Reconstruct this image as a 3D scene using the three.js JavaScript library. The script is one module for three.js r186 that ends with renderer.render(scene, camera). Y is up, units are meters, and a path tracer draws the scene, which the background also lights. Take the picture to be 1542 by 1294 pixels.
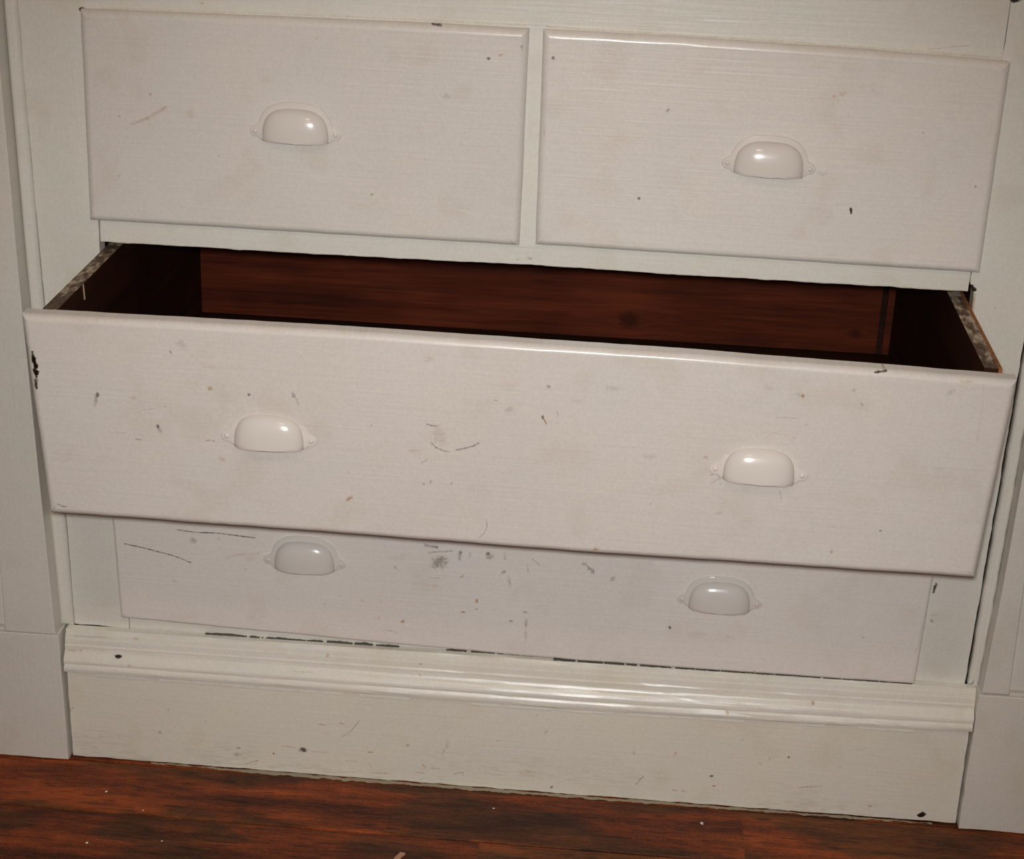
import * as THREE from 'three';
import { mergeGeometries, toCreasedNormals } from 'three/addons/utils/BufferGeometryUtils.js';

// ---------------------------------------------------------------- camera, light, exposure
const scene = new THREE.Scene();
scene.background = new THREE.Color(0x000000);
const camera = new THREE.PerspectiveCamera(27.4834, 1542 / 1294, 0.05, 30);
camera.rotation.order = 'YXZ';
camera.position.set(0.103, 1.2357, 1.8374);
camera.rotation.set(-0.3947, 0.0615, 0.042);
scene.add(camera);
const renderer = new THREE.WebGLRenderer({ antialias: true });
renderer.toneMapping = THREE.LinearToneMapping;
renderer.toneMappingExposure = 1.0;
renderer.shadowMap.enabled = true;
// the compact camera's own flash, a few centimetres above its lens
const flash = new THREE.SpotLight(0xffffff, 7.0, 0, 0.535, 1.0, 2);
flash.name = 'camera_flash';
flash.position.set(0.096, 1.267, 1.84);
flash.target.position.set(-0.03, 0.385, 0.03);
flash.castShadow = true;
flash.shadow.mapSize.set(2048, 2048);
flash.shadow.radius = 1.3;
scene.add(flash, flash.target);
// weak warm fill light, added as an unseen ceiling fitting behind the photographer
const ADDED_FILL = 1.2;

// ---------------------------------------------------------------- helpers
function rng(seed) { let s = seed >>> 0; return () => { s = (s + 0x6D2B79F5) >>> 0; let t = s; t = Math.imul(t ^ (t >>> 15), t | 1); t ^= t + Math.imul(t ^ (t >>> 7), t | 61); return ((t ^ (t >>> 14)) >>> 0) / 4294967296; }; }
function hash(ix, iy, seed) { let h = Math.imul(ix, 374761393) + Math.imul(iy, 668265263) + Math.imul(seed, 2246822519); h = Math.imul(h ^ (h >>> 13), 1274126177); return ((h ^ (h >>> 16)) >>> 0) / 4294967296; }
function noise(x, y, seed = 1, px = 0, py = 0) {            // value noise, -1..1; px, py: optional period in cells
  const ix = Math.floor(x), iy = Math.floor(y), fx = x - ix, fy = y - iy;
  const u = fx * fx * (3 - 2 * fx), v = fy * fy * (3 - 2 * fy);
  const w = (a, p) => (p ? ((a % p) + p) % p : a);
  const x0 = w(ix, px), x1 = w(ix + 1, px), y0 = w(iy, py), y1 = w(iy + 1, py);
  const a = hash(x0, y0, seed), b = hash(x1, y0, seed), c = hash(x0, y1, seed), d = hash(x1, y1, seed);
  return 2 * (a + (b - a) * u + (c - a) * v + (a - b - c + d) * u * v) - 1;
}
function fbm(x, y, seed, oct = 4) { let s = 0, a = 0.5; for (let i = 0; i < oct; i++) { s += a * noise(x, y, seed + i * 17); x *= 2.03; y *= 2.03; a *= 0.5; } return s; }
const smooth = (a, b, x) => { const t = Math.min(1, Math.max(0, (x - a) / (b - a))); return t * t * (3 - 2 * t); };

const INK = { g: [104, 96, 86], t: [158, 122, 84], r: [142, 96, 74], k: [30, 20, 14], o: [160, 96, 48], w: [236, 230, 220], p: [176, 156, 146] };
// a texture of w x h metres whose lower left corner lies at (x0, y0); shade(x, y) gives sRGB 0..255
function surfaceTexture(x0, y0, w, h, ppm, shade, marks = []) {
  const W = Math.round(w * ppm), H = Math.round(h * ppm), d = new Uint8Array(W * H * 4), f = new Float32Array(W * H * 3);
  for (let j = 0; j < H; j++) for (let i = 0; i < W; i++) {
    const c = shade(x0 + (i + 0.5) / ppm, y0 + (j + 0.5) / ppm), k = (j * W + i) * 3;
    f[k] = c[0]; f[k + 1] = c[1]; f[k + 2] = c[2];
  }
  const dab = (xa, ya, xb, yb, ink, cover) => {
    const c = INK[ink];
    const i0 = Math.max(0, Math.floor((xa - x0) * ppm)), i1 = Math.min(W - 1, Math.ceil((xb - x0) * ppm));
    const j0 = Math.max(0, Math.floor((ya - y0) * ppm)), j1 = Math.min(H - 1, Math.ceil((yb - y0) * ppm));
    for (let j = j0; j <= j1; j++) for (let i = i0; i <= i1; i++) {
      const a = cover(x0 + (i + 0.5) / ppm, y0 + (j + 0.5) / ppm);
      if (a <= 0) continue;
      const k = (j * W + i) * 3;
      for (let q = 0; q < 3; q++) f[k + q] += (c[q] - f[k + q]) * a;
    }
  };
  marks.forEach((m, mi) => {
    if (m[0] === 'b') {
      const [, x, y, rx0, ry0, deg, ink, al] = m, rx = rx0 + 0.0001, ry = ry0 + 0.0001, R = Math.max(rx, ry) * 1.7, ca = Math.cos(deg * Math.PI / 180), sa = Math.sin(deg * Math.PI / 180);
      const hard = ink === 'k' ? 0.75 : 0.15;
      dab(x - R, y - R, x + R, y + R, ink, (px, py) => {
        const dx = px - x, dy = py - y, u = (dx * ca + dy * sa) / rx, v = (-dx * sa + dy * ca) / ry;
        const q = Math.hypot(u, v) + 0.45 * noise(px * 420, py * 420, 300 + mi) * (ink === 'k' ? 0.7 : 1);
        const streak = ink === 'k' ? 1 : 0.72 + 0.38 * noise(px * 160, py * 900, 77 + mi);
        return al * streak * (1 - smooth(hard, 1.25, q));
      });
    } else {
      const [, p, wd0, ink, al] = m, wd = Math.max(wd0 * 0.5, 0.00045);
      for (let s = 0; s + 3 < p.length; s += 2) {
        const [xa, ya, xb, yb] = p.slice(s, s + 4), L2 = (xb - xa) ** 2 + (yb - ya) ** 2;
        dab(Math.min(xa, xb) - 3 * wd, Math.min(ya, yb) - 3 * wd, Math.max(xa, xb) + 3 * wd, Math.max(ya, yb) + 3 * wd, ink, (px, py) => {
          const t = Math.min(1, Math.max(0, ((px - xa) * (xb - xa) + (py - ya) * (yb - ya)) / L2));
          const q = Math.hypot(px - xa - t * (xb - xa), py - ya - t * (yb - ya)) / wd + 0.5 * noise(px * 500, py * 500, 900 + mi);
          return al * (0.7 + 0.3 * noise(px * 300, py * 300, 55 + mi)) * (1 - smooth(0.4, 1.3, q));
        });
      }
    }
  });
  for (let k = 0; k < W * H; k++) { for (let q = 0; q < 3; q++) d[k * 4 + q] = Math.max(0, Math.min(255, Math.round(f[k * 3 + q]))); d[k * 4 + 3] = 255; }
  const t = new THREE.DataTexture(d, W, H, THREE.RGBAFormat);
  t.colorSpace = THREE.SRGBColorSpace; t.magFilter = THREE.LinearFilter; t.minFilter = THREE.LinearMipmapLinearFilter; t.generateMipmaps = true;
  t.wrapS = t.wrapT = THREE.RepeatWrapping;
  t.repeat.set(1 / w, 1 / h); t.offset.set(-x0 / w, -y0 / h); t.needsUpdate = true;
  return t;
}
// relief of brushed gloss paint, one 0.32 m tile: strokes run along u
function brushRelief(vertical) {
  const N = 768, d = new Uint8Array(N * N * 4);
  for (let j = 0; j < N; j++) for (let i = 0; i < N; i++) {
    const x = (vertical ? j : i) / N, y = (vertical ? i : j) / N;
    const v = 0.5 + 0.2 * noise(x * 5, y * 150, 3, 5, 150) + 0.14 * noise(x * 9, y * 260, 5, 9, 260) + 0.16 * noise(x * 22, y * 24, 8, 22, 24) + 0.07 * noise(x * 110, y * 110, 9, 110, 110);
    const k = (j * N + i) * 4; d[k] = d[k + 1] = d[k + 2] = Math.max(0, Math.min(255, v * 255)); d[k + 3] = 255;
  }
  const t = new THREE.DataTexture(d, N, N, THREE.RGBAFormat);
  t.magFilter = THREE.LinearFilter; t.wrapS = t.wrapT = THREE.RepeatWrapping; t.repeat.set(1 / 0.32, 1 / 0.32); t.needsUpdate = true;
  return t;
}
const BRUSH = brushRelief(false), BRUSH_UP = brushRelief(true);
function paintShade(base, seed, streakUp = false) {
  return (x, y) => {
    const g = 3.2 * fbm(x * 9, y * 9, seed, 3) + 0.9 * (streakUp ? noise(x * 420, y * 14, seed + 5) : noise(x * 14, y * 420, seed + 5)) + 3.4 * noise(x * 520, y * 520, seed + 9) + 2.4 * (hash(Math.floor(x * 1900), Math.floor(y * 1900), seed) - 0.5);
    const warm = 2.4 * fbm(x * 16 + 7, y * 16, seed + 31, 3), grime = 5 * smooth(0.12, 0.55, fbm(x * 26, y * 26, seed + 71, 3));
    return [base[0] + g + warm * 0.4 - grime * 0.8, base[1] + g - warm * 0.2 - grime, base[2] + g - warm * 0.9 - grime * 1.3];
  };
}
function paint(map, relief = BRUSH, rough = 0.27, bump = 0.0002) {
  return new THREE.MeshPhysicalMaterial({ map, roughness: rough, bumpMap: relief, bumpScale: bump, specularIntensity: 0.9 });
}

// a board cut to four edge lines (each a list of [x, y]: top and bottom run left to right, left and right top to bottom),
// from z0 to z1, with the front arris rounded by r; chipped = how far the edges wander
function board({ top, bottom, left, right }, z0, z1, { r = 0.0008, seg = 3, step = 0.02, chipped = 0, pitch = 120, seed = 1, lean = 0, thick = false } = {}) {
  const tl = top ? top[0] : left[0], tr = top ? top[top.length - 1] : right[0];
  const bl = bottom ? bottom[0] : left[left.length - 1], br = bottom ? bottom[bottom.length - 1] : right[right.length - 1];
  const T = top || [tl, tr], B = bottom || [bl, br], L = left || [tl, bl], R = right || [tr, br];
  const sides = [B, [...R].reverse(), [...T].reverse(), L];
  const pts = [], nor = [], uvs = [];
  const put = (p, n) => { pts.push(p[0], p[1], p[2] + lean * (p[1] - bl[1])); const q = new THREE.Vector3(n[0], n[1] - lean * n[2], n[2]).normalize(); nor.push(q.x, q.y, q.z); uvs.push(p[0], p[1]); };
  const quad = (a, b, c, d, na, nb, nc, nd) => { put(a, na); put(b, nb); put(c, nc); put(a, na); put(c, nc); put(d, nd); };
  const frontRing = [], backRing = [];
  sides.forEach((line, si) => {
    let len = 0; const cum = [0];
    for (let i = 1; i < line.length; i++) { len += Math.hypot(line[i][0] - line[i - 1][0], line[i][1] - line[i - 1][1]); cum.push(len); }
    const n = Math.max(1, Math.ceil(len / step)), P = [];
    for (let k = 0; k <= n; k++) {
      const s = len * k / n; let i = 1; while (i < line.length - 1 && cum[i] < s) i++;
      const a = line[i - 1], b = line[i], t = Math.min(1, (s - cum[i - 1]) / (cum[i] - cum[i - 1]));
      P.push([a[0] + (b[0] - a[0]) * t, a[1] + (b[1] - a[1]) * t, k / n]);
    }
    const N = P.map((_, k) => { const a = P[Math.max(0, k - 1)], b = P[Math.min(n, k + 1)], l = Math.hypot(b[0] - a[0], b[1] - a[1]); return [(b[0] - a[0]) / l, (b[1] - a[1]) / l]; });
    if (chipped) P.forEach((p, k) => { if (k > 0 && k < n) { const w = chipped * (0.65 * noise(k * step * pitch, si * 9.3, seed) + 0.35 * noise(k * step * pitch * 3.7, si * 5.1, seed + 3)); p[0] += N[k][1] * w; p[1] -= N[k][0] * w; } });
    const ring = (dd, z) => P.map((p, k) => { const [tx, ty] = N[k], sh = dd * (1 - 2 * p[2]); return [p[0] - ty * dd + tx * sh, p[1] + tx * dd + ty * sh, z]; });
    const rings = [[ring(0, z0), 0], [ring(0, z1 - r), 0]];
    for (let q = 1; q <= seg; q++) { const a = q / seg * Math.PI / 2; rings.push([ring(r * (1 - Math.cos(a)), z1 - r + r * Math.sin(a)), a]); }
    for (let q = 0; q + 1 < rings.length; q++) for (let k = 0; k < n; k++) {
      const [A, aa] = rings[q], [Bq, ab] = rings[q + 1];
      const nn = (kk, an) => [N[kk][1] * Math.cos(an), -N[kk][0] * Math.cos(an), Math.sin(an)];
      quad(A[k], A[k + 1], Bq[k + 1], Bq[k], nn(k, aa), nn(k + 1, aa), nn(k + 1, ab), nn(k, ab));
    }
    frontRing.push(...rings[rings.length - 1][0].slice(0, n)); backRing.push(...rings[0][0].slice(0, n));
  });
  const cap = (ring, z, flip) => {
    const c = ring.map((p) => new THREE.Vector2(p[0], p[1]));
    for (const [a, b, d] of THREE.ShapeUtils.triangulateShape(c, [])) {
      const o = flip ? [a, d, b] : [a, b, d];
      for (const i of o) put(ring[i], [0, 0, flip ? -1 : 1]);
    }
  };
  cap(frontRing, z1, false); cap(backRing, z0, true);
  const g = new THREE.BufferGeometry();
  g.setAttribute('position', new THREE.Float32BufferAttribute(pts, 3)); g.setAttribute('normal', new THREE.Float32BufferAttribute(nor, 3)); g.setAttribute('uv', new THREE.Float32BufferAttribute(uvs, 2));
  return g;
}
const rect = (x0, y0, x1, y1) => ({ left: [[x0, y1], [x0, y0]], right: [[x1, y1], [x1, y0]] });
const taken = {};
function numbered(name) { const n = taken[name] = (taken[name] ?? -1) + 1; return n ? name + '_' + String(n).padStart(3, '0') : name; }
function thing(name, label, category) { const o = new THREE.Group(); o.name = numbered(name); o.userData = { label, category }; scene.add(o); return o; }
function part(parent, name, geometry, material, label) { const m = new THREE.Mesh(geometry, material); m.name = numbered(name); m.castShadow = m.receiveShadow = true; if (label) m.userData.label = label; parent.add(m); return m; }
function group(parent, name, label) { const o = new THREE.Group(); o.name = numbered(name); if (label) o.userData.label = label; parent.add(o); return o; }
function structure(name, geometry, material) { const m = new THREE.Mesh(geometry, material); m.name = name; m.userData.kind = 'structure'; m.castShadow = m.receiveShadow = true; scene.add(m); return m; }
function box(x0, y0, z0, x1, y1, z1) {                         // uv in metres on every face
  const g = new THREE.BoxGeometry(x1 - x0, y1 - y0, z1 - z0), p = g.attributes.position, n = g.attributes.normal, uv = g.attributes.uv;
  g.translate((x0 + x1) / 2, (y0 + y1) / 2, (z0 + z1) / 2);
  for (let i = 0; i < p.count; i++) {
    const ax = Math.abs(n.getX(i)), ay = Math.abs(n.getY(i));
    uv.setXY(i, ax > 0.5 ? p.getZ(i) : p.getX(i), ay > 0.5 ? p.getZ(i) : p.getY(i));
  }
  return g;
}
const MARKS_UPPER_LEFT = [
  ['l', [-0.4300, 0.7980, -0.4138, 0.8054, -0.3931, 0.8187], 0.0036, 't', 0.30],
  ['b', -0.3668, 0.8123, 0.0065, 0.0055, 4, 't', 0.18],
  ['b', -0.4099, 0.8313, 0.0022, 0.0016, 4, 't', 0.50],
  ['b', -0.2305, 0.8996, 0.0017, 0.0012, -26, 'o', 0.50],
  ['l', [-0.0775, 0.7247, -0.0681, 0.7230, -0.0529, 0.7181], 0.0014, 'w', 0.70],  // these white strokes paint the glints on dents in the gloss
  ['l', [-0.1076, 0.7207, -0.0989, 0.7182], 0.0014, 'w', 0.60],
  ['l', [-0.1451, 0.7191, -0.1378, 0.7174], 0.0012, 'w', 0.40],
  ['l', [-0.0414, 0.7195, -0.0227, 0.7184], 0.0014, 'w', 0.30],
  ['b', -0.0500, 0.8885, 0.0015, 0.0015, 4, 'k', 0.42],
  ['b', -0.0384, 0.8925, 0.0028, 0.0012, 24, 't', 0.50],
  ['b', -0.0159, 0.9013, 0.0017, 0.0038, 4, 'g', 0.45],
  ['b', -0.1712, 0.7360, 0.0016, 0.0017, 4, 'o', 0.70],
  ['b', -0.0927, 0.8466, 0.0049, 0.0039, -16, 'g', 0.22],
  ['b', -0.4472, 0.7403, 0.0012, 0.0013, 4, 'g', 0.40],
  ['b', -0.2852, 0.8536, 0.0071, 0.0047, 4, 't', 0.10],
  ['b', -0.3231, 0.7439, 0.0102, 0.0064, 4, 't', 0.08],
  ['l', [-0.1104, 0.9205, -0.1056, 0.9194, -0.1007, 0.9193], 0.0021, 'k', 0.90],
  ['b', -0.4830, 0.6898, 0.0045, 0.0025, 4, 'g', 0.25],
  ['b', -0.0131, 0.6916, 0.0058, 0.0032, 4, 't', 0.30],
  ['b', -0.4441, 0.8059, 0.0010, 0.0011, 4, 'g', 0.50],
  ['b', -0.3370, 0.7686, 0.0009, 0.0010, 4, 'g', 0.40],
  ['b', -0.1145, 0.7779, 0.0009, 0.0010, 4, 'g', 0.40],
  ['b', -0.0727, 0.8089, 0.0008, 0.0009, 4, 'g', 0.40],
];
const MARKS_UPPER_RIGHT = [
  ['b', 0.0169, 0.8927, 0.0015, 0.0017, 4, 'k', 0.42],
  ['b', 0.1152, 0.7487, 0.0013, 0.0015, 4, 'k', 0.42],
  ['b', 0.1392, 0.8455, 0.0017, 0.0038, -11, 'g', 0.40],
  ['b', 0.3394, 0.7487, 0.0011, 0.0030, 12, 'k', 0.85],
  ['b', 0.3087, 0.8680, 0.0017, 0.0012, 34, 'o', 0.55],
  ['b', 0.3178, 0.8720, 0.0047, 0.0022, 29, 't', 0.30],
  ['b', 0.4650, 0.7824, 0.0011, 0.0012, 4, 'g', 0.70],
  ['b', 0.2697, 0.8423, 0.0014, 0.0008, 4, 'o', 0.30],
  ['b', 0.3065, 0.7866, 0.0055, 0.0030, 4, 'g', 0.15],
  ['b', 0.0116, 0.8137, 0.0010, 0.0069, 4, 't', 0.25],
  ['b', 0.3485, 0.8771, 0.0020, 0.0015, 4, 't', 0.15],
  ['b', 0.2139, 0.7320, 0.0009, 0.0010, 4, 'g', 0.40],
  ['b', 0.4038, 0.8359, 0.0009, 0.0010, 4, 'g', 0.40],
];
const MARKS_OPEN = [
  ['l', [-0.4812, 0.6107, -0.4803, 0.6043, -0.4794, 0.5972, -0.4805, 0.5914, -0.4796, 0.5843, -0.4807, 0.5778, -0.4804, 0.5720], 0.0034, 'k', 0.97],
  ['b', -0.4788, 0.5959, 0.0024, 0.0030, 4, 'k', 0.95],
  ['b', -0.4786, 0.5887, 0.0021, 0.0030, 4, 'k', 0.95],
  ['b', -0.4804, 0.6029, 0.0021, 0.0038, 4, 'k', 0.95],
  ['b', -0.4199, 0.5625, 0.0021, 0.0076, -14, 'g', 0.45],
  ['b', -0.4176, 0.5684, 0.0014, 0.0023, -11, 'k', 0.40],
  ['b', -0.3564, 0.5349, 0.0024, 0.0053, 29, 'g', 0.60],
  ['b', -0.3573, 0.5377, 0.0014, 0.0019, 4, 'k', 0.40],
  ['b', -0.3020, 0.5843, 0.0034, 0.0022, -1, 't', 0.60],
  ['b', -0.3807, 0.5674, 0.0027, 0.0023, 4, 't', 0.25],
  ['b', -0.2924, 0.5056, 0.0041, 0.0030, -6, 't', 0.35],
  ['l', [-0.3077, 0.5251, -0.3043, 0.5261, -0.2995, 0.5250], 0.0011, 'r', 0.70],
  ['b', -0.2622, 0.5799, 0.0011, 0.0012, 4, 'k', 0.42],
  ['b', -0.2170, 0.5823, 0.0017, 0.0037, 14, 'g', 0.45],
  ['b', -0.2130, 0.5761, 0.0020, 0.0052, 9, 'g', 0.25],
  ['b', -0.3399, 0.6208, 0.0013, 0.0030, 34, 'g', 0.45],
  ['b', -0.3282, 0.6294, 0.0061, 0.0059, 4, 'g', 0.16],
  ['b', -0.3020, 0.6071, 0.0094, 0.0030, 4, 't', 0.10],
  ['l', [-0.4080, 0.5275, -0.3907, 0.5280], 0.0014, 'g', 0.15],
  ['l', [-0.3807, 0.5214, -0.3759, 0.5210], 0.0014, 'g', 0.40],
  ['l', [-0.4694, 0.4398, -0.4639, 0.4372, -0.4597, 0.4375], 0.0009, 'k', 0.60],
  ['l', [-0.3758, 0.5539, -0.3483, 0.5602], 0.0010, 'g', 0.18],
  ['b', -0.0694, 0.5487, 0.0087, 0.0125, 9, 'p', 0.38],
  ['l', [-0.0824, 0.5601, -0.0777, 0.5590, -0.0724, 0.5586], 0.0017, 'g', 0.80],
  ['l', [-0.0780, 0.5401, -0.0725, 0.5347, -0.0650, 0.5316, -0.0596, 0.5305], 0.0017, 'g', 0.60],
  ['l', [-0.0522, 0.5332, -0.0436, 0.5360, -0.0356, 0.5388, -0.0297, 0.5429], 0.0017, 'g', 0.75],
  ['b', -0.0336, 0.5397, 0.0034, 0.0015, 24, 'g', 0.50],
  ['l', [-0.0870, 0.5161, -0.0816, 0.5201], 0.0010, 'g', 0.40],
  ['l', [0.0324, 0.5761, 0.0352, 0.5734, 0.0374, 0.5686], 0.0013, 'o', 0.70],
  ['b', 0.0337, 0.5762, 0.0010, 0.0018, 4, 'k', 0.45],
  ['b', 0.0381, 0.6099, 0.0023, 0.0018, 4, 'g', 0.50],
  ['b', 0.0481, 0.5808, 0.0007, 0.0036, 14, 'g', 0.30],
  ['l', [-0.0159, 0.5913, -0.0119, 0.5908], 0.0009, 'k', 0.50],
  ['b', -0.0560, 0.4955, 0.0015, 0.0016, 4, 'g', 0.60],
  ['b', -0.0947, 0.5294, 0.0054, 0.0015, 4, 't', 0.30],
  ['b', -0.1601, 0.4705, 0.0041, 0.0023, 29, 't', 0.60],
  ['b', -0.1629, 0.4681, 0.0017, 0.0015, 4, 'o', 0.60],
  ['b', -0.0819, 0.6312, 0.0046, 0.0036, 4, 't', 0.25],
  ['b', 0.0003, 0.5824, 0.0053, 0.0044, 4, 'g', 0.18],
  ['b', 0.1024, 0.6122, 0.0091, 0.0029, 4, 'g', 0.16],
  ['b', -0.0777, 0.4953, 0.0011, 0.0022, 4, 'g', 0.50],
  ['l', [-0.0194, 0.4556, -0.0184, 0.4473, -0.0216, 0.4395, -0.0282, 0.4322], 0.0010, 'g', 0.35],
  ['b', -0.0845, 0.4926, 0.0014, 0.0015, 4, 'g', 0.30],
  ['b', 0.0671, 0.5963, 0.0059, 0.0022, 4, 'g', 0.12],
  ['b', -0.1616, 0.5003, 0.0014, 0.0015, 4, 't', 0.40],
  ['b', 0.1433, 0.5408, 0.0079, 0.0029, 4, 'g', 0.12],
  ['b', 0.2868, 0.6172, 0.0017, 0.0017, 4, 'o', 0.70],
  ['b', 0.2828, 0.6183, 0.0045, 0.0028, -16, 'g', 0.18],
  ['b', 0.3440, 0.6128, 0.0014, 0.0028, 19, 'g', 0.45],
  ['b', 0.2830, 0.5710, 0.0019, 0.0014, 34, 'o', 0.40],
  ['b', 0.2931, 0.5867, 0.0026, 0.0014, 4, 't', 0.35],
  ['l', [0.2639, 0.5924, 0.2834, 0.5931], 0.0009, 'g', 0.30],
  ['l', [0.2531, 0.5682, 0.2622, 0.5759, 0.2755, 0.5733], 0.0008, 't', 0.30],
  ['l', [0.2043, 0.5242, 0.2094, 0.5267, 0.2168, 0.5251], 0.0011, 'r', 0.45],
  ['l', [0.2057, 0.5148, 0.2119, 0.5204, 0.2176, 0.5237], 0.0009, 'r', 0.45],
  ['l', [0.2078, 0.5295, 0.2139, 0.5205, 0.2151, 0.5133], 0.0008, 'g', 0.35],
  ['b', 0.1974, 0.5433, 0.0026, 0.0022, 4, 't', 0.35],
  ['l', [0.2745, 0.5104, 0.2771, 0.5032], 0.0020, 'g', 0.22],
  ['b', 0.4283, 0.6318, 0.0057, 0.0028, 34, 'g', 0.20],
  ['b', 0.2531, 0.6239, 0.0051, 0.0035, 4, 'g', 0.12],
  ['b', 0.3347, 0.6268, 0.0026, 0.0021, 4, 'g', 0.25],
  ['l', [0.3530, 0.6464, 0.3580, 0.6471, 0.3636, 0.6481], 0.0016, 'k', 0.95],
  ['b', 0.3616, 0.6494, 0.0025, 0.0010, 19, 't', 0.70],
  ['b', 0.3791, 0.4747, 0.0014, 0.0016, 4, 'g', 0.70],
  ['b', 0.3336, 0.4465, 0.0017, 0.0026, 4, 't', 0.50],
  ['b', 0.2171, 0.4817, 0.0033, 0.0015, 34, 'g', 0.15],
  ['b', 0.0944, 0.4302, 0.0034, 0.0030, 4, 'o', 0.50],
  ['b', 0.2427, 0.4273, 0.0013, 0.0011, 4, 'o', 0.50],
  ['b', 0.3325, 0.4756, 0.0033, 0.0015, 4, 'g', 0.13],
  ['b', 0.4414, 0.6431, 0.0063, 0.0014, 1, 't', 0.30],
  ['l', [0.4579, 0.6387, 0.4599, 0.6111, 0.4599, 0.5830], 0.0013, 'r', 0.12],
  ['b', 0.4265, 0.5477, 0.0052, 0.0021, 4, 'g', 0.12],
  ['b', 0.1469, 0.4876, 0.0010, 0.0011, 4, 'g', 0.40],
  ['b', 0.0917, 0.5130, 0.0009, 0.0010, 4, 'g', 0.40],
  ['b', -0.0027, 0.5207, 0.0009, 0.0010, 4, 'g', 0.40],
  ['b', -0.1382, 0.5547, 0.0010, 0.0011, 4, 'g', 0.30],
];
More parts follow.
